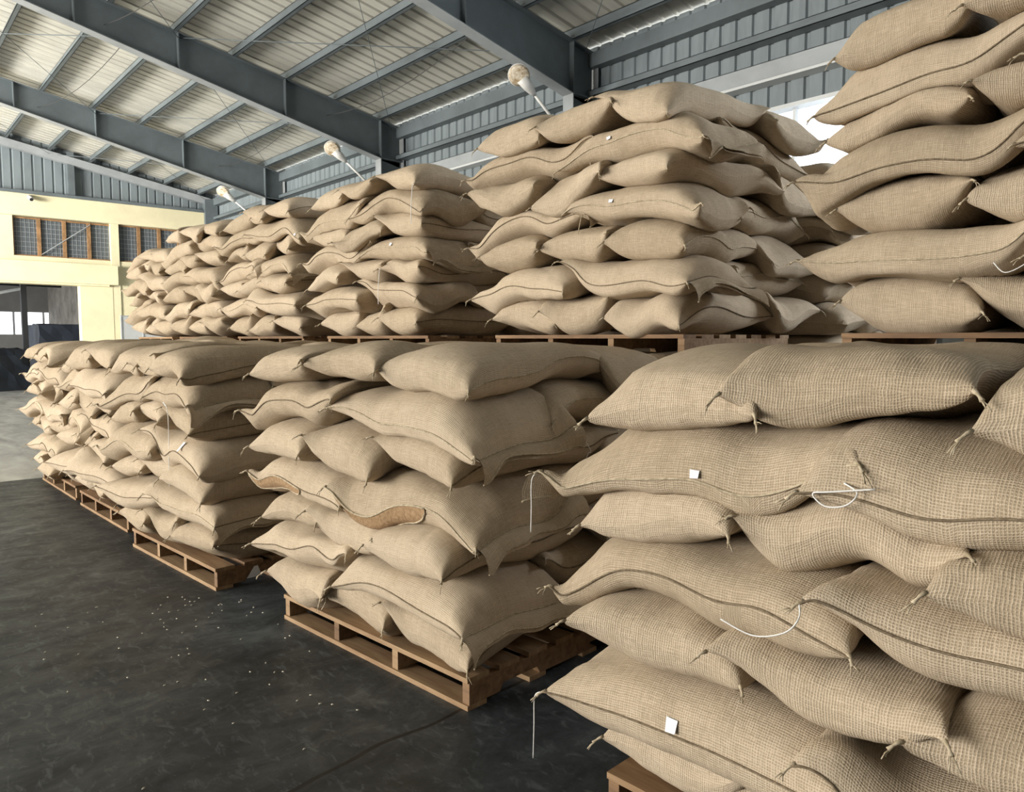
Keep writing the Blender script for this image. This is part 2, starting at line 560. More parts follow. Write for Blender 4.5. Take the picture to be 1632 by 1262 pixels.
def wall_window(nm, x0, x1, z0, z1, npan, label):
    t = tag(empty(nm, (0, YE, 0)), label, kind='structure')
    m = MB()
    m.box((x0, .08, z0), (x1, .16, z0 + .04)).box((x0, .08, z1 - .04), (x1, .16, z1)).box((x0, .08, z0), (x0 + .04, .16, z1)).box((x1 - .04, .08, z0), (x1, .16, z1))
    m.build('window_frame', BROWNFRAME, t)
    for i in range(npan):
        a = x0 + (x1 - x0) * i / npan
        b = x0 + (x1 - x0) * (i + 1) / npan
        if i: MB().box((a - .045, .06, z0), (a + .045, .15, z1)).build('mullion', BROWNFRAME, t)
        MB().box((a + .02, .14, z0 + .02), (b - .02, .15, z1 - .02)).build('pane', MESHGREY, t)
        g = MB()
        for k in range(1, 6): g.box((a + (b - a) * k / 6 - .004, .128, z0 + .03), (a + (b - a) * k / 6 + .004, .136, z1 - .03))
        for k in range(1, 8): g.box((a + .03, .128, z0 + (z1 - z0) * k / 8 - .004), (b - .03, .136, z0 + (z1 - z0) * k / 8 + .004))
        g.build('wire_grille', STEEL_PALE, t)
    return t
w2 = wall_window('window_2', 3.56, 6.10, 3.88, 4.96, 4, 'brown framed four pane window with wire grille above the doorway')
MB().tube([(4.25, .05, 3.95), (5.5, .05, 4.9)], .012, 5).build('stay_rod', STEEL_PALE, w2)
wall_window('window_3', 6.24, 8.6, 3.88, 4.98, 4, 'brown framed window with wire grille beside the stacked sacks')
# small wall camera
cc = tag(empty('security_camera', (3.98, YE - .12, 5.50)), 'small white security camera fixed on the cream end wall', 'camera')
MB().box((-.05, -.03, -.05), (.05, 0, .05)).build('bracket', LAMPWHITE, cc)
MB().tube([(0, -.03, -.0), (0, -.12, -.04), (0, -.24, -.10)], .055, 10).build('camera_body', LAMPWHITE, cc, True)
MB().tube([(0, -.235, -.097), (0, -.25, -.104)], .045, 10).build('lens', DARKSTEEL, cc)

# pale sheet door leaf leaning at the end wall
dl = tag(empty('door_leaf', (6.1, YE - .5, 0), math.radians(6)), 'pale panelled sliding door leaf standing against the end wall', 'door')
m = MB()
for i in range(5): m.box((i * .62 - .015, -.03, 0), (i * .62 + .015, .03, 2.25))
for z in (0.05, 1.15, 2.23): m.box((0, -.028, z - .015), (2.48, .028, z + .015))
m.build('frame', mat_paint('grey_frame', (0.45, 0.46, 0.46), .2), dl)
for i in range(4):
    for z0, z1 in ((.06, 1.14), (1.16, 2.22)):
        MB().box((i * .62 + .015, -.01, z0), (i * .62 + .605, .01, z1)).build('panel', SHEETWHITE, dl)

# the hall beyond the doorway
hl = tag(empty('wall_back_hall'), 'further hall seen through the doorway with bright windows', kind='structure')
HX, HY = 6.9, 40.0
MB().box((HX, YE + .3, 0), (HX + .2, HY, 4.6)).build('side_wall', PLASTER, hl)
MB().box((-6, HY, 0), (HX, HY + .2, 1.75)).build('low_wall', mat_paint('grey_wall', (.5, .48, .45), .2), hl)
MB().box((-6, HY, 2.75), (HX, HY + .2, 4.6)).build('upper_wall', mat_paint('grey_shutter', (.36, .35, .33), .2), hl)
for x in (6.7, 5.55, 4.4, 3.2): MB().box((x - .04, HY, 1.75), (x + .04, HY + .1, 2.75)).build('window_post', SHEETWHITE, hl)
MB().box((-6, YE + .3, 4.6), (HX + .2, HY + .2, 4.75)).build('hall_roof', DARKSTEEL, hl)
for y in (28, 31, 34, 37): MB().box((-6, y, 3.55 + .02 * (y - 28)), (HX, y + .2, 4.6)).build('hall_beam', DARKSTEEL, hl)
MB().box((4.02, 27.4, 0), (4.17, 27.6, 4.6)).build('hall_column', DARKSTEEL, hl)
m = MB().tube([(2.2, 27.5, 2.6), (4.1, 27.5, 3.1)], .05, 6); m.build('hall_brace', STEEL_PALE, hl)
w4 = tag(empty('window_4', (HX, 0, 0)), None, kind='structure')
m = MB()
for y in (27.5, 28.5, 29.5, 30.5): m.box((-.06, y - .03, .3), (0, y + .03, 2.45))
m.box((-.06, 27.5, 2.4), (0, 30.5, 2.46)).box((-.06, 27.5, 1.3), (0, 30.5, 1.36))
m.build('window_frame', DARKSTEEL, w4)
for k in range(3): MB().box((-.03, 27.53 + k, .3), (-.02, 28.47 + k, 2.4)).build('pane', SHEETWHITE, w4)

def lumpy_box(nm, loc, dim, mat, label, cat, seed, rz=0):
    bm = bmesh.new()
    bmesh.ops.create_cube(bm, size=1)
    bmesh.ops.subdivide_edges(bm, edges=bm.edges[:], cuts=5, use_grid_fill=True)
    r = random.Random(seed)
    for v in bm.verts:
        v.co = Vector((v.co.x * dim[0], v.co.y * dim[1], (v.co.z + .5) * dim[2]))
        if v.co.z > .05: v.co += Vector((r.uniform(-.05, .05), r.uniform(-.05, .05), r.uniform(-.04, .04)))
    me = bpy.data.meshes.new(nm); bm.to_mesh(me); bm.free()
    o = link(nm, me, None, mat); o.location = loc; o.rotation_euler.z = rz
    return tag(o, label, cat)
lumpy_box('covered_goods', (5.35, 28.4, 0), (1.9, 1.6, 2.0), NAVY, 'square load under navy tarpaulin in the hall beyond the doorway', 'covered goods', 3, .1)
lumpy_box('tarpaulin_heap', (3.15, 27.3, 0), (1.4, 1.4, 1.25), NAVY, 'low black tarpaulin covered heap at the doorway edge', 'covered goods', 8, .5)

# lamps on slanting arms from the columns
for i, y in enumerate(RY[2:]):
    t = tag(empty('flood_lamp', (8.55, y - .12, 4.55)),
            ('round faced flood lamp on slanting arm beside the nearest steel column', 'flood lamp on slanting arm at the second steel column',
             'small flood lamp on slanting arm at the farthest steel column')[i], 'lamp', 'flood lamps on the wall columns')
    d = Vector((-.86, -.0, .62)).normalized()
    MB().box((-.01, -.06, -.08), (.03, .06, .08)).build('mount', STEEL_PALE, t)
    MB().tube([(0, 0, 0), d * .5, d * .98], .022, 8).build('arm', LAMPWHITE, t, True)
    MB().tube([d * .98, d * 1.04, d * 1.14, d * 1.3], .075, 12, [.35, .7, 1.0, 1.25]).build('housing', LAMPWHITE, t, True)
    nrm = Vector((-.55, -.55, -.62)).normalized()
    c = d * 1.36
    MB().tube([c - nrm * .06, c - nrm * .03, c + nrm * .02], .165, 20, [.55, .95, 1]).build('reflector', LAMPWHITE, t, True)
    MB().tube([c + nrm * .02, c + nrm * .035, c + nrm * .045], .155, 20, [1, .8, .3]).build('lens', LENS, t, True)

# ---------------------------------------------------------------- pallets
PW, PL, PH = 1.25, 1.45, 0.14       # depth (t, away from the aisle), length (s, along the aisle), height
_pm = {}
def pallet_mesh(kind, dims):
    k = (kind,) + tuple(round(x, 3) for x in dims)
    if k not in _pm:
        m = MB()
        if kind == 'stringer':      # notched side board
            L, T_, H = dims
            xs = [0, .18, .20, .42, .44, L - .44, L - .42, L - .20, L - .18, L]
            zs = [0, 0, .035, .035, 0, 0, .035, .035, 0, 0]
            n = len(xs)
            m.v = [(x, 0, z) for x, z in zip(xs, zs)] + [(x, 0, H) for x in xs] + [(x, T_, z) for x, z in zip(xs, zs)] + [(x, T_, H) for x in xs]
            for i in range(n - 1):
                m.f += [(i, i + 1, n + i + 1, n + i), (2 * n + i + 1, 2 * n + i, 3 * n + i, 3 * n + i + 1), (n + i, n + i + 1, 3 * n + i + 1, 3 * n + i), (i + 1, i, 2 * n + i, 2 * n + i + 1)]
            m.f += [(0, n, 3 * n, 2 * n), (n - 1, 3 * n - 1, 4 * n - 1, 2 * n - 1)]
        else:
            m.box((0, 0, 0), dims)
        _pm[k] = m.mesh(kind, WOOD)
    return _pm[k]


def pallet(loc, rz, length, label, group):
    p = tag(empty('pallet', loc, rz), label, 'pallet', group)
    r = random.Random(int(loc[1] * 100))
    nb = 7
    bw = 0.125
    for i in range(nb):
        o = link('deck_board', pallet_mesh('deck_board', (bw, length, .022)), p)
        o.location = (i * (PW - bw) / (nb - 1), 0, PH - .022)
    for i in range(4):
        o = link('stringer', pallet_mesh('stringer', (PW - .02, .042, PH - .044)), p)
        o.location = (.01, i * (length - .042) / 3, .022)
    for i in range(4):
        o = link('bottom_board', pallet_mesh('bottom_board', (.11, length, .022)), p)
        o.location = (i * (PW - .11) / 3, 0, 0)
    return p


# ---------------------------------------------------------------- sacks
def lowfreq(rng, u, v, n=5, kmax=2.2):
    z = np.zeros_like(u)
    for _ in range(n):
        z += rng.normal() * np.cos(rng.uniform(-kmax, kmax) * u * 1.6 + rng.uniform(-kmax, kmax) * v * 1.6 + rng.uniform(0, 6.28))
    return z / math.sqrt(n)


class Grid:
    R, N, O = 0.02, 136, -0.58

    def __init__(self):
        ax = self.O + self.R * np.arange(self.N)
        self.ax = ax
        self.H = np.full((self.N, self.N), np.nan)
        self._g = {}

    def G(self, s):
        if s not in self._g:
            d = (self.ax[:, None] - self.ax[None, :]) / s
            self._g[s] = np.exp(-.5 * d * d) * self.R / (s * math.sqrt(2 * math.pi))
        return self._g[s]

    def blur(self, A, s): return self.G(s) @ A @ self.G(s).T

    def support(self, H, plane, sig=0.07, droop=0.02, gain=.82):
        """smoothed relief of what lies below, about the level of this layer"""
        M = (~np.isnan(H)).astype(float)
        A = np.where(M > 0, np.clip(H - plane, -.10, .22), 0)
        c1 = self.blur(M, sig)
        h = self.blur(A, sig) / np.maximum(c1, .25)
        return gain * h - droop * (1 - np.clip(2 * c1, 0, 1))

    def sample(self, A, s, t):
        fs = np.clip((s - self.O) / self.R, 0, self.N - 1.001)
        ft = np.clip((t - self.O) / self.R, 0, self.N - 1.001)
        i, j = fs.astype(int), ft.astype(int)
        a, b = fs - i, ft - j
        return (A[i, j] * (1 - a) * (1 - b) + A[i + 1, j] * a * (1 - b) + A[i, j + 1] * (1 - a) * b + A[i + 1, j + 1] * a * b)

    def splat(self, H, s, t, z):
        i = np.clip(np.round((s - self.O) / self.R).astype(int), 0, self.N - 1)
        j = np.clip(np.round((t - self.O) / self.R).astype(int), 0, self.N - 1)
        X = np.where(np.isnan(H), -1e9, H)
        np.maximum.at(X, (i.ravel(), j.ravel()), z.ravel())
        return np.where(X < -1e8, np.nan, X)


def axis(n):
    s = np.linspace(-1, 1, n)
    return .3 * s + .7 * np.sin(np.pi / 2 * s)


class Sack:
    """plan form and thickness of one sack, then laid on the heights below it"""

    def __init__(self, L, W, T, seed):
        self.L, self.W, self.T, self.seed = L, W, T, seed
        r = np.random.default_rng(seed)
        self.ear = r.uniform(.006, .024, 4)
        self.p = r.uniform(.0, 6.28, 8)
        self.dent = r.uniform(-.5, .5, 2), r.uniform(0, 3.14), r.uniform(0, 1)
        self.pu, self.pv = r.uniform(3.4, 4.6), r.uniform(2.3, 2.9)
        self.pin = r.uniform(.03, .07), r.uniform(.05, .10)
        self.skew = r.normal(0, .05)
        self.tilt = r.normal(0, .017), r.normal(0, .012)
        self.bow = r.normal(-.012, .018)
        self.lift = 0.0

    def form(self, u, v):
        r = np.random.default_rng(self.seed + 7)
        L, W = self.L, self.W
        x = L / 2 * u * (1 - self.pin[0] * (1 - v * v) * u * u)
        y = W / 2 * v * (1 - self.pin[1] * (1 - u ** 4) * v * v)
        k = 0
        for su in (-1, 1):
            for sv in (-1, 1):
                q = np.clip(su * u, 0, 1) ** 7 * np.clip(sv * v, 0, 1) ** 7
                x = x + su * q * self.ear[k]; y = y + sv * q * self.ear[k] * .8
                k += 1
        x = x + self.skew * y
        f = np.maximum(1 - np.abs(u) ** self.pu, 0) ** .44 * np.maximum(1 - np.abs(v) ** self.pv, 0) ** .46
        f = f * (1 + .09 * lowfreq(r, u, v))
        # puckers running in from the ends and the sewn side
        eu, ev = np.exp(-(1 - np.abs(u)) / .13), np.exp(-(1 - np.abs(v)) / .22)
        wr = eu * (np.sin(v * 13 + self.p[0] + u) + .7 * np.sin(v * 23 + self.p[1])) * .0042
        wr = wr + ev * (np.sin(u * 17 + self.p[2] + .8 * np.sin(3 * u + self.p[3])) + .6 * np.sin(u * 31 + self.p[4])) * .0036
        wr = wr * np.minimum(1, 6 * np.maximum(f, 0))
        (a, b), ang, amp = self.dent
        d = (u - a) * math.cos(ang) + (v - b) * math.sin(ang)
        wr = wr - .012 * amp * np.exp(-(d / .07) ** 2) * f * (np.abs((u - a) * math.sin(ang)) < .9)
        rim = .02 * lowfreq(r, u, v, 4, 3.0)
        return x, y, f, wr, rim

    def lay(self, grid, Hl, Sup, cs, ct, yaw, u, v, plane):
        x, y, f, wr, rim = self.form(u, v)
        s = cs + x * math.cos(yaw) - y * math.sin(yaw)
        t = ct + x * math.sin(yaw) + y * math.cos(yaw)
        sup = plane + grid.sample(Sup, s, t)
        T = self.T
        mid = sup + T * (.47 + self.lift) + rim + self.tilt[0] * u + self.tilt[1] * v + self.bow * (u * u - .4)
        raw = grid.sample(np.where(np.isnan(Hl), -50, Hl), s, t)
        top = mid + T * .5 * f + wr
        bot = mid - T * .5 * f - wr * .6
        bot = np.maximum(bot, np.where(raw > -1, raw - .004, bot))
        bot = np.minimum(bot, top - .003 * np.minimum(f * 50, 1))
        return s, t, top, bot


SACKS_TOTAL = [0]
STUFF_V, STUFF_Q, STUFF_UV = [], [], []


def grid_quads(nu, nv, off=0, flip=False):
    i = np.arange(nu * nv).reshape(nu, nv)
    a, b, c, d = i[:-1, :-1].ravel(), i[1:, :-1].ravel(), i[1:, 1:].ravel(), i[:-1, 1:].ravel()
    q = np.stack([a, b, c, d] if not flip else [a, d, c, b], 1)
    return q + off


def arc_uv(P):
    du = np.linalg.norm(np.diff(P, axis=0), axis=2)
    dv = np.linalg.norm(np.diff(P, axis=1), axis=2)
    U = np.vstack([np.zeros((1, P.shape[1])), np.cumsum(du, 0)]); U -= U[P.shape[0] // 2][None, :]
    V = np.hstack([np.zeros((P.shape[0], 1)), np.cumsum(dv, 1)]); V -= V[:, P.shape[1] // 2][:, None]
    return np.stack([U, V], 2).reshape(-1, 2)


def frame_pts(S_, T_, Z, st):
    """stack frame -> world"""
    ox, oy = st['o']
    a = st['a']
    ca, sa = math.cos(a), math.sin(a)
    # s runs along +Y (away), t along +X (off the aisle), turned by a
    X_ = ox + T_ * ca - S_ * sa
    Y_ = oy + T_ * sa + S_ * ca
    return np.stack([X_, Y_, Z], -1)


ORD = ['bottom', 'second', 'third', 'fourth', 'fifth', 'sixth', 'top']
DETAIL_TUFT = MB()


def tuft(parent, p, d, rng, mat, big=1.0):
    """knotted corner: gathered cloth bound with thread, a few loose ends"""
    m = MB()
    p, d = Vector(p), Vector(d).normalized()
    side = d.cross(Vector((0, 0, 1)))
    if side.length < 1e-3: side = Vector((1, 0, 0))
    side.normalize()
    dr = Vector((0, 0, -1))
    big *= .62
    L = big * rng.uniform(.022, .04)
    m.tube([p - d * .012, p + d * .004, p + d * (L * .45) + dr * .002, p + d * L + dr * .006], .0085 * big, 6, [1.25, .8, .62, 1.1])
    e = p + d * L + dr * .006
    for k in range(3):
        q = rng.normal(0, .45, 3)
        dd = (d + Vector(q)).normalized()
        ln = rng.uniform(.015, .05) * big
        m.tube([e - d * .008, e + dd * ln * .5 + dr * .004, e + dd * ln + dr * ln * .5], .0016, 4)
    m.build('corner_tuft', mat, parent, True)


def build_sack(st, info, s, t, top, bot, nu, nv):
    Pt = frame_pts(s, t, top, st)
    Pb = frame_pts(s, t, bot, st)
    rimz = None
    V = np.concatenate([Pt.reshape(-1, 3), Pb.reshape(-1, 3)])
    Q = np.concatenate([grid_quads(nu, nv, 0, True), grid_quads(nu, nv, nu * nv)])
    if info['flip']: Q = Q[:, ::-1]
    UV = np.concatenate([arc_uv(Pt), arc_uv(Pb)])
    org = V.mean(0); org[2] = V[:, 2].min()
    me = mesh_np('jute_sack', V - org, Q, JUTE, True, UV)
    o = link('jute_sack', me)
    o.location = org
    tag(o, info['label'], 'sack', st['group'])
    rng = np.random.default_rng(info['seed'] + 99)
    lod = st['lod']
    if lod >= 2: return o
    P = Pt - org
    # sewn side: a dark cord along the rim
    if info['seam']:
        j = nv - 1 if info['seam'] > 0 else 0
        jn = j - 1 if info['seam'] > 0 else 1
        line = P[:, j]
        out = line - P[:, jn]
        out[:, 2] = 0
        out /= np.maximum(np.linalg.norm(out, axis=1), 1e-6)[:, None]
        pts = line + out * .002
        MB().tube([tuple(p) for p in pts], .0034, 5).build('seam', CORD if rng.random() < .7 else FRAY, o, True)
    # hemmed mouth beyond the stitching at one end
    if info['flap']:
        i = nu - 1 if info['flap'] > 0 else 0
        inn = i - 1 if info['flap'] > 0 else 1
        line = P[i]
        dirv = P[i] - P[i - 2 if info['flap'] > 0 else 2]
        dirv = dirv.mean(0); dirv[2] = 0
        dirv /= np.linalg.norm(dirv)
        vv = np.linspace(-1, 1, nv)
        ax_ = axis(nv)
        rows = 5
        ph = rng.uniform(0, 6.28, 3)
        ln = .062 + .05 * np.abs(ax_) ** 4 + .012 * np.sin(ax_ * 4 + ph[0])
        verts = []
        for r_ in range(rows):
            q = r_ / (rows - 1)
            drop = (.42 + .45 * np.abs(ax_) ** 3 + .15 * np.sin(ax_ * 3 + ph[1]))
            wav = .010 * q * np.sin(ax_ * 9 + ph[2])
            p = line + dirv[None] * (ln * q * np.cos(drop * q * 1.2) + wav)[:, None]
            p = p + np.array([0, 0, -1])[None] * (ln * q * np.sin(drop * q * 1.4))[:, None]
            verts.append(p)
        A = np.stack(verts)
        lips = .006 + .012 * np.linspace(0, 1, rows)[:, None] * (1 - ax_[None] ** 2)
        B = A - np.array([0, 0, 1.0]) * lips[..., None] * .8
        A = A + np.array([0, 0, 1.0]) * lips[..., None] * .2
        Vf = np.concatenate([A.reshape(-1, 3), B.reshape(-1, 3)])
        Qf = np.concatenate([grid_quads(rows, nv), grid_quads(rows, nv, rows * nv, True)])
        uvf = np.concatenate([arc_uv(A), arc_uv(B)])
        link('mouth_flap', mesh_np('mouth_flap', Vf, Qf, JUTE, True, uvf), o)
        hem = MB()
        hem.tube([tuple(p) for p in A[-1]], .0035, 5)
        hem.build('hem', FRAY, o, True)
        MB().tube([tuple(p + np.array([0, 0, .002])) for p in A[0]], .0036, 5).build('mouth_stitching', CORD if rng.random() < .5 else FRAY, o, True)
    # tied corners
    for su in (-1, 1):
        for sv in (-1, 1):
            if (su, sv) not in info['tufts']: continue
            c = P[nu - 1 if su > 0 else 0, nv - 1 if sv > 0 else 0]
            c2 = P[nu - 3 if su > 0 else 2, nv - 3 if sv > 0 else 2]
            d = c - c2
            d[2] *= .5
            tuft(o, c, d, rng, FRAY, 1.0 if lod == 0 else .9)
    o['_p'] = 0
    del o['_p']
    return o


BUILT = {}


def make_stack(st):
    """seven layers, three-and-two alternating, every sack laid on what lies below"""
    g = Grid()
    ln = st['len']
    ss, tt = np.meshgrid(g.ax, g.ax, indexing='ij')
    inside = (ss > 0) & (ss < ln) & (tt > 0) & (tt < PW)
    z0 = st['z']
    g.H[inside] = z0
    lod = st['lod']
    nu, nv = ((46, 34), (34, 24), (24, 17))[lod]
    uu, vv = np.meshgrid(axis(nu), axis(nv), indexing='ij')
    fu, fv = np.meshgrid(axis(90), axis(64), indexing='ij')
    lu, lv = np.meshgrid(axis(14), axis(10), indexing='ij')
    rng = np.random.default_rng(st['seed'])
    nl = st.get('layers', 7)
    for k in range(nl):
        A = k % 2 == 0
        topl = k == nl - 1
        e = (ln - 1.45) / 2
        items = []      # (cs, ct, yaw, L, W, role)
        if A:
            for i, c in enumerate((.215, .71, 1.20)):
                items.append((c + e * (i), .355, math.pi / 2, .95, .535, ('A', i)))
            for i, c in enumerate((.31, 1.12)):
                items.append((c + e * 2 * i, 1.05, 0.0, .93, .58, ('AB', i)))
        else:
            for i, c in enumerate((.325, 1.125)):
                items.append((c + e * 2 * i, .17, 0.0, .94, .60, ('B', i)))
            for i, c in enumerate((.24, .725, 1.21)):
                items.append((c + e * (i), .88, math.pi / 2, .95, .585, ('BB', i)))
        ov = st.get('over', {})
        order = list(range(len(items)))
        rng.shuffle(order)
        if k in st.get('order', {}): order = st['order'][k]
        Bprev = g.H.copy()
        plane = z0 + k * st['pitch']
        nom = plane + st['pitch']
        placed = []
        for q in order:
            cs, ct, yaw, L, W, role = items[q]
            j = rng.normal(0, 1, 6)
            cs += .018 * j[0]; ct += .024 * j[1]; yaw += .05 * j[2]
            if k == 0: ct += .065; cs += .04 * (ln / 2 - cs)
            L *= 1 + .03 * j[3]; W *= 1 + .03 * j[4]
            T = (.288 if role[0] in ('A', 'BB') else .262) * (1 + .05 * j[5])
            if (k, role) in ov:
                d = ov[(k, role)]
                cs += d.get('s', 0); ct += d.get('t', 0); yaw += d.get('yaw', 0); L *= d.get('L', 1); W *= d.get('W', 1); T *= d.get('T', 1)
            seed = int(rng.integers(1, 10 ** 8))
            sk = Sack(L, W, T, seed)
            Sup = g.support(g.H, plane)
            hv = g.H.copy()
            s, t, top, bot = sk.lay(g, hv, Sup, cs, ct, yaw, fu, fv, plane)
            keep = (sk.form(fu, fv)[2] > .40)
            g.H = g.splat(g.H, s[keep], t[keep], top[keep])
            vis = role[0] in ('A', 'B') or (role[0] in ('AB', 'BB') and role[1] == 0 and st['side']) or topl
            if st.get('only') is not None: vis = (k, role) in st['only']
            U, V = (uu, vv) if vis else (lu, lv)
            placed.append((role, sk, seed, vis, sk.lay(g, hv, Sup, cs, ct, yaw, U, V, plane), yaw))
        # settle: the weight above flattens the humps of the layer
        soft = .5 if topl else .62
        def settle(z): return np.where(z > nom, nom + soft * (z - nom), z)
        g.H = settle(g.H)
        for role, sk, seed, vis, (s, t, top, bot), yaw in placed:
            top, bot = settle(top), settle(bot)
            if not vis:
                P1, P2 = frame_pts(s, t, top, st), frame_pts(s, t, bot, st)
                off = sum(len(x) for x in STUFF_V)
                STUFF_V.append(np.concatenate([P1.reshape(-1, 3), P2.reshape(-1, 3)]))
                STUFF_UV.append(np.concatenate([arc_uv(P1), arc_uv(P2)]))
                STUFF_Q.append(np.concatenate([grid_quads(14, 10, off, True), grid_quads(14, 10, off + 140)]))
                continue
            kind, i = role
            lay = ORD[k] if k < 6 else 'top'
            lay = 'bottom layer' if k == 0 else ('top layer' if topl else f'{lay} layer up')
            rr_ = np.random.default_rng(seed)
            seam, flap, tufts = 0, 0, set()
            if kind == 'A':
                pos = ('near', 'middle', 'far')[i]
                label = f'plump jute sack end-on to aisle, {pos} of three, {lay}, {st["name"]}'
                seam = (-1 if rr_.random() < .65 else 0) if i == 0 else 0
                seam = -seam if seam else 0
                tufts = {(-1, 1), (-1, -1)}
            elif kind == 'B':
                pos = ('near', 'far')[i]
                label = f'seamed jute sack lying along aisle, {pos} of two, {lay}, {st["name"]}'
                seam = -1
                flap = -1 if rr_.random() < (.7 if i == 0 else .2) else 0
                tufts = {(-1, -1), (1, -1)}
                if i == 0: tufts.add((-1, 1))
            elif kind == 'AB':
                label = f'jute sack behind the aisle row, {("near", "far")[i]} corner, {lay}, {st["name"]}'
                flap = -1 if rr_.random() < .4 and i == 0 else 0
                tufts = {(-1, -1), (-1, 1)}
            else:
                label = f'shaded jute sack across the rear, {("near end", "middle", "far end")[i]}, {lay}, {st["name"]}'
                tufts = {(-1, 1), (1, 1)} if i == 0 else set()
                seam = 1 if i == 0 else 0
            info = dict(label=label, seed=seed, seam=seam, flap=flap, tufts=tufts, flip=False)
            if (k, role) in st.get('over', {}): info.update({a: b for a, b in st['over'][(k, role)].items() if a in ('seam', 'flap', 'tufts', 'label')})
            o = build_sack(st, info, s, t, top, bot, nu, nv)
            BUILT[(st['id'], k, kind, i)] = (o, frame_pts(s, t, top, st), frame_pts(s, t, bot, st))
            SACKS_TOTAL[0] += 1
    if st.get('pallet', True):
        ox, oy = st['o']
        pl = pallet((ox, oy, z0 - PH), st['a'], ln, f'worn wooden pallet under the {st["name"]}', 'wooden pallets under the sacks')
        if st['id'] == 's2':
            MB().hexa([(.20, -.003, .035), (.30, -.003, .035), (.30, -.001, .035), (.20, -.001, .035), (.25, -.003, .105), (.275, -.003, .105), (.275, -.001, .105), (.25, -.001, .105)]).build('paper_tag', PAPER, pl)['label'] = 'torn white paper tag'


def st(id_, near, far, z, name, lod, seed, **kw):
    (x0, y0), (x1, y1) = near, far
    ln = math.hypot(x1 - x0, y1 - y0)
    d = dict(id=id_, o=near, a=math.atan2(-(x1 - x0), y1 - y0), len=ln, z=z, name=name, lod=lod, seed=seed, pitch=.197,
             group='jute sacks on the ' + name, side=True)
    d.update(kw)
    return d


STACKS = [
    st('s0', (1.87, 0.10), (1.79, 1.57), PH, 'nearest floor stack', 0, 21, side=False, pitch=.187,
       over={(1, ('B', 1)): {'flap': 0}, (3, ('B', 1)): {'flap': 0}, (5, ('B', 1)): {'flap': 1}}),
    st('s1', (1.86, 2.40), (1.74, 3.90), PH, 'second floor stack', 0, 22, pitch=.188,
       over={(1, ('B', 0)): {'flap': -1}, (3, ('B', 0)): {'flap': -1}, (5, ('B', 0)): {'flap': -1, 't': .05}, (1, ('B', 1)): {'flap': 0}, (3, ('B', 1)): {'flap': 0}, (5, ('B', 1)): {'flap': 0}, (6, ('A', 0)): {'seam': 1}, (4, ('A', 0)): {'seam': 1}, (2, ('A', 0)): {'seam': 1}}),
    st('s2', (1.62, 4.61), (1.52, 6.04), PH, 'third floor stack', 0, 23, pitch=.185),
    st('s3', (1.60, 6.50), (1.55, 7.90), PH, 'fourth floor stack', 1, 24, pitch=.188),
    st('s4', (1.56, 8.14), (1.53, 9.62), PH, 'fifth floor stack', 1, 25, pitch=.186),
    st('u0', (3.44, 0.08), (3.34, 1.57), 1.575, 'nearest raised stack', 0, 31, side=False, pitch=.189),
    st('u1', (3.42, 2.48), (3.34, 3.98), 1.575, 'second raised stack', 0, 32, pitch=.192),
    st('u2', (3.28, 4.70), (3.20, 6.14), 1.575, 'third raised stack', 0, 33, pitch=.170),
    st('u3', (3.20, 6.62), (3.14, 8.04), 1.575, 'fourth raised stack', 1, 34, pitch=.172),
    st('u4', (3.14, 8.36), (3.08, 9.76), 1.575, 'fifth raised stack', 2, 35, pitch=.174),
    st('u5', (3.08, 10.05), (3.02, 11.3), 1.575, 'sixth raised stack', 2, 36, pitch=.176, layers=6),
]
# lower piles that carry the raised pallets, hidden behind the front row
for i, u in enumerate([x for x in STACKS if x['id'][0] == 'u']):
    d = dict(u); d.update(id='r' + u['id'], z=0.0, layers=7, pitch=.2035, lod=2, seed=60 + i, only=set(), pallet=False, name='hidden', group='hidden')
    STACKS.append(d)
# the rank behind the raised one: only a few sacks peep out
d = dict(STACKS[7]); d.update(id='v1', o=(5.0, 2.45), lod=1, seed=71, only={(6, ('A', 0)), (6, ('A', 1)), (6, ('A', 2)), (5, ('B', 0)), (5, ('B', 1)), (4, ('A', 0))}, z=1.36, pitch=.188, name='rearmost raised stack', pallet=False); STACKS.append(d)
d = dict(STACKS[8]); d.update(id='v2', o=(4.90, 4.75), lod=1, seed=72, only={(6, ('A', 0)), (6, ('A', 1)), (6, ('A', 2))}, z=1.58, pitch=.198, name='far rear stack', pallet=False); STACKS.append(d)
for q in [x for x in STACKS if x['id'] in ('v1', 'v2')]:
    d = dict(q); n = 7 if q['id'] == 'v1' else 8
    d.update(id='w' + q['id'], z=0.0, layers=n, pitch=q['z'] / n, only=set(), seed=q['seed'] + 20); STACKS.append(d)
for q in STACKS: make_stack(q)

sv = np.concatenate(STUFF_V); sq = np.concatenate(STUFF_Q); su = np.concatenate(STUFF_UV)
so = link('jute_sacks', mesh_np('jute_sacks', sv, sq, JUTE, True, su))
tag(so, 'jute sacks packed inside and beneath the stacks', 'sacks', None, 'stuff')

# ---------------------------------------------------------------- tags, twine and open sides on single sacks
def surf(key, u, v, which=1):
    """point of a sack's upper (1) or lower (2) cloth at plan position u, v; local to the sack"""
    o, P = BUILT[key][0], BUILT[key][which]
    nu, nv = P.shape[:2]
    au, av = axis(nu), axis(nv)
    fi, fj = np.interp(u, au, np.arange(nu)), np.interp(v, av, np.arange(nv))
    i, j = min(int(fi), nu - 2), min(int(fj), nv - 2)
    a, b = fi - i, fj - j
    p = P[i, j] * (1 - a) * (1 - b) + P[i + 1, j] * a * (1 - b) + P[i, j + 1] * (1 - a) * b + P[i + 1, j + 1] * a * b
    return p - np.array(o.location)


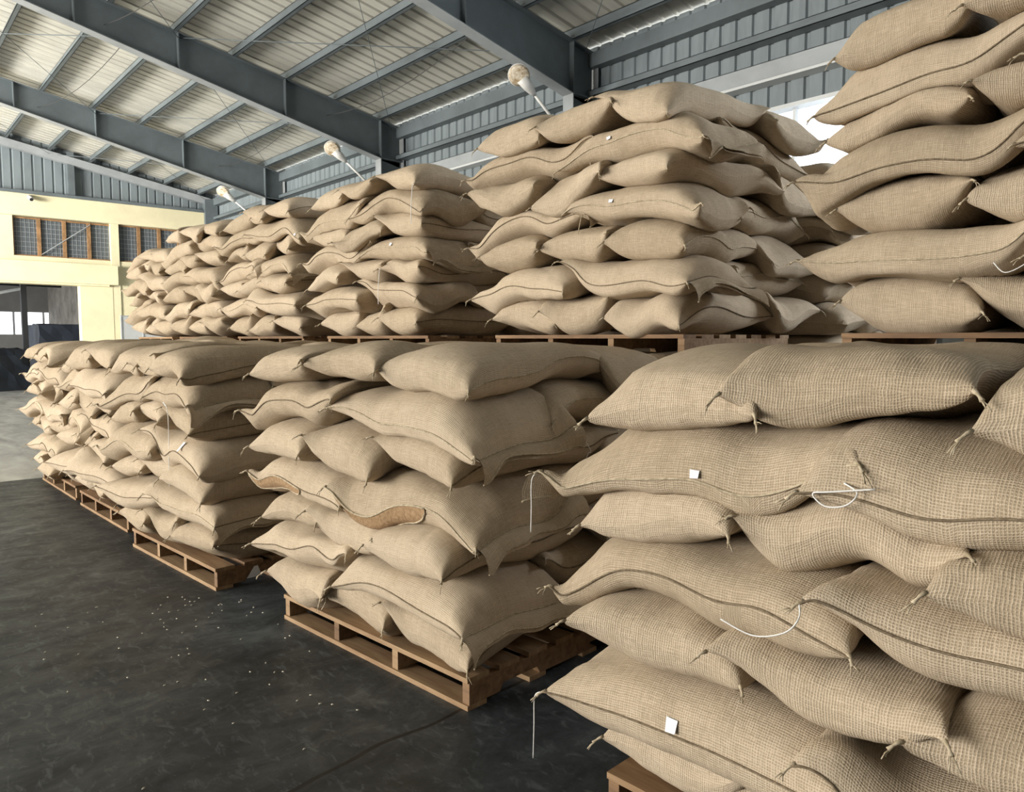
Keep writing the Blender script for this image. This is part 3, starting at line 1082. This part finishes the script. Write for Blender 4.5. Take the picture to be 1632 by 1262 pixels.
def paper_tag(key, u, v, w_=.028, h_=.036, which=1):
    if key not in BUILT: return
    o = BUILT[key][0]
    p = surf(key, u, v, which); pu = surf(key, min(u + .04, 1), v, which) - p; pv = surf(key, u, min(v + .08, 1), which) - p
    pu /= np.linalg.norm(pu); n = np.cross(pu, pv); n /= np.linalg.norm(n)
    if which == 1 and n[2] < 0: n = -n
    if which == 2 and n[2] > 0: n = -n
    q = np.cross(n, pu)
    m = MB()
    c = p + n * .006
    m.hexa([c - pu * w_ - q * h_ * .6, c + pu * w_ - q * h_ * .6, c + pu * w_ * .8 + q * h_ * .6, c - pu * w_ + q * h_ * .5,
            c - pu * w_ - q * h_ * .6 + n * .0015, c + pu * w_ - q * h_ * .6 + n * .004, c + pu * w_ * .8 + q * h_ * .6 + n * .0015, c - pu * w_ + q * h_ * .5 + n * .003])
    m.build('paper_tag', PAPER, o)['label'] = 'small white paper tag'


def twine(key, u, v, pts, r=.0018, mat=None, which=1, label='hanging twine'):
    """twine from a point of the sack through offsets (along the aisle, off the aisle, up)"""
    if key not in BUILT: return
    o = BUILT[key][0]
    p = Vector(surf(key, u, v, which))
    P = [p + Vector((-b, a, c)) for a, b, c in pts]
    # smooth through the points
    Q = []
    for i in range(len(P) - 1):
        p0, p1, p2, p3 = P[max(i - 1, 0)], P[i], P[i + 1], P[min(i + 2, len(P) - 1)]
        for k in range(5):
            t = k / 5
            Q.append(.5 * (2 * p1 + (p2 - p0) * t + (2 * p0 - 5 * p1 + 4 * p2 - p3) * t * t + (3 * p1 - p0 - 3 * p2 + p3) * t ** 3))
    Q.append(P[-1])
    MB().tube(Q, r, 5).build('twine', mat or WHITE_TWINE, o, True)['label'] = label


def open_side(key, u0, u1, depth):
    """the sewn side stands open: the brown inside shows between two lips"""
    if key not in BUILT: return
    o = BUILT[key][0]
    n, k = 26, 7
    rows = []
    for a in np.linspace(u0, u1, n):
        dv = depth * max(math.sin(math.pi * (a - u0) / (u1 - u0)), .02) ** .8
        rows.append([surf(key, a, -1 + q * dv, 2) + np.array([-.005, 0, -.002]) for q in np.linspace(0, 1, k)])
    A = np.array(rows)
    B = A + np.array([.004, 0, .001])
    V = np.concatenate([A.reshape(-1, 3), B.reshape(-1, 3)])
    Q = np.concatenate([grid_quads(n, k), grid_quads(n, k, n * k, True)])
    link('sack_inside', mesh_np('sack_inside', V, Q, INSIDE, True), o)['label'] = 'brown inside of the open side'
    MB().tube([tuple(p) for p in A[:, -1]], .0045, 5).build('open_lip', FRAY, o, True)
    MB().tube([tuple(p) for p in A[:, 0]], .0045, 5).build('open_lip', FRAY, o, True)


open_side(('s1', 3, 'B', 0), -.35, .9, .26)
open_side(('s1', 3, 'B', 1), -.1, .96, .18)
paper_tag(('s0', 5, 'B', 1), -.1, -.99, .014, .02); paper_tag(('s0', 1, 'B', 1), 0.05, -.985, .018, .034)
paper_tag(('u1', 5, 'B', 0), .3, -.985, .014, .018); paper_tag(('u1', 3, 'B', 0), .3, -.985, .014, .018)
paper_tag(('u2', 3, 'B', 0), .1, -.985, .014, .022); paper_tag(('u2', 0, 'AB', 0), -.985, 0, .014, .034)
paper_tag(('u3', 5, 'B', 0), -.8, -.985, .014, .022); paper_tag(('s2', 3, 'B', 0), -.3, -.97, .010, .06)
twine(('s0', 5, 'B', 1), 1, -1, [(0, 0, 0), (.02, .012, -.03), (.015, .018, -.12), (.02, .016, -.2)])
twine(('s0', 1, 'B', 1), 1, -1, [(0, 0, 0), (.025, .012, -.02), (.022, .018, -.11), (.028, .016, -.23)])
twine(('s0', 5, 'B', 0), .8, -.98, [(0, 0, .0), (-.04, .02, -.015), (-.02, .03, -.045), (.03, .03, -.055), (.06, .03, -.03), (.02, .03, -.02), (-.08, .02, .0)], 0.0021, None, 1, 'loop of white twine')
twine(('s0', 3, 'B', 0), 1, -1, [(0, 0, 0), (-.01, .02, -.03), (.02, .03, -.07), (.10, .03, -.10), (.19, .03, -.085)], 0.0021, None, 1, 'end of white twine')
twine(('s1', 5, 'B', 0), -1, 1, [(0, 0, 0), (-.03, 0, -.05), (-.03, -.05, -.12), (-.03, -.03, -.13), (-.03, -.01, -.2)])
twine(('s1', 0, 'A', 1), -1, -1, [(0, 0, 0), (-.01, .01, -.03), (.02, .015, -.07)], .0022, FRAY)
twine(('s2', 4, 'A', 0), -.96, -.8, [(0, 0, -.01), (.05, .02, .02), (.01, .03, .03), (-.06, .03, -.02), (-.065, .03, -.2), (-.06, .035, -.5)], .0024)
twine(('u1', 5, 'B', 1), -1, -1, [(0, 0, 0), (0, .01, -.03), (.004, .015, -.12), (-.002, .015, -.22)], .0028, FRAY)
twine(('u1', 3, 'B', 1), -1, -1, [(0, 0, 0), (0, .012, -.03), (.01, .02, -.09), (.02, .02, -.13)], .0028, FRAY)
twine(('u2', 6, 'A', 0), -1, .9, [(0, 0, 0), (0, .01, -.05), (.004, .02, -.2), (.0, .02, -.3)], .0028)
twine(('u2', 2, 'A', 0), -1, -.9, [(0, 0, 0), (0, .01, -.05), (.004, .02, -.2), (.0, .02, -.28)], .0026)
twine(('u0', 1, 'B', 0), 1, -1, [(0, 0, 0), (-.01, .02, -.03), (.05, .03, -.06), (.09, .03, -.02)], 0.0021, None, 1, 'loop of white twine')

# ---------------------------------------------------------------- small things
bn = MB()
rb = random.Random(4)
for k in range(100):
    c = rb.choice([(1.35, 4.2, .35), (1.0, 4.1, .5), (1.5, 4.3, .2), (0.7, 3.5, .9), (1.3, 3.4, .4)])
    x, y = rb.gauss(c[0], c[2]), rb.gauss(c[1], c[2])
    if x > 1.7 or y < 1.5: continue
    a = rb.uniform(0, 6.28); dx, dy = .006 * math.cos(a), .006 * math.sin(a)
    bn.tube([(x - dx, y - dy, .004), (x, y, .004), (x + dx, y + dy, .004)], .0034, 5, [.5, 1, .5])
tag(bn.build('spilled_beans', BEAN, None, True), 'pale beans spilled on the dark floor beside the pallets', 'beans', None, 'stuff')
print('SACKS', SACKS_TOTAL[0])
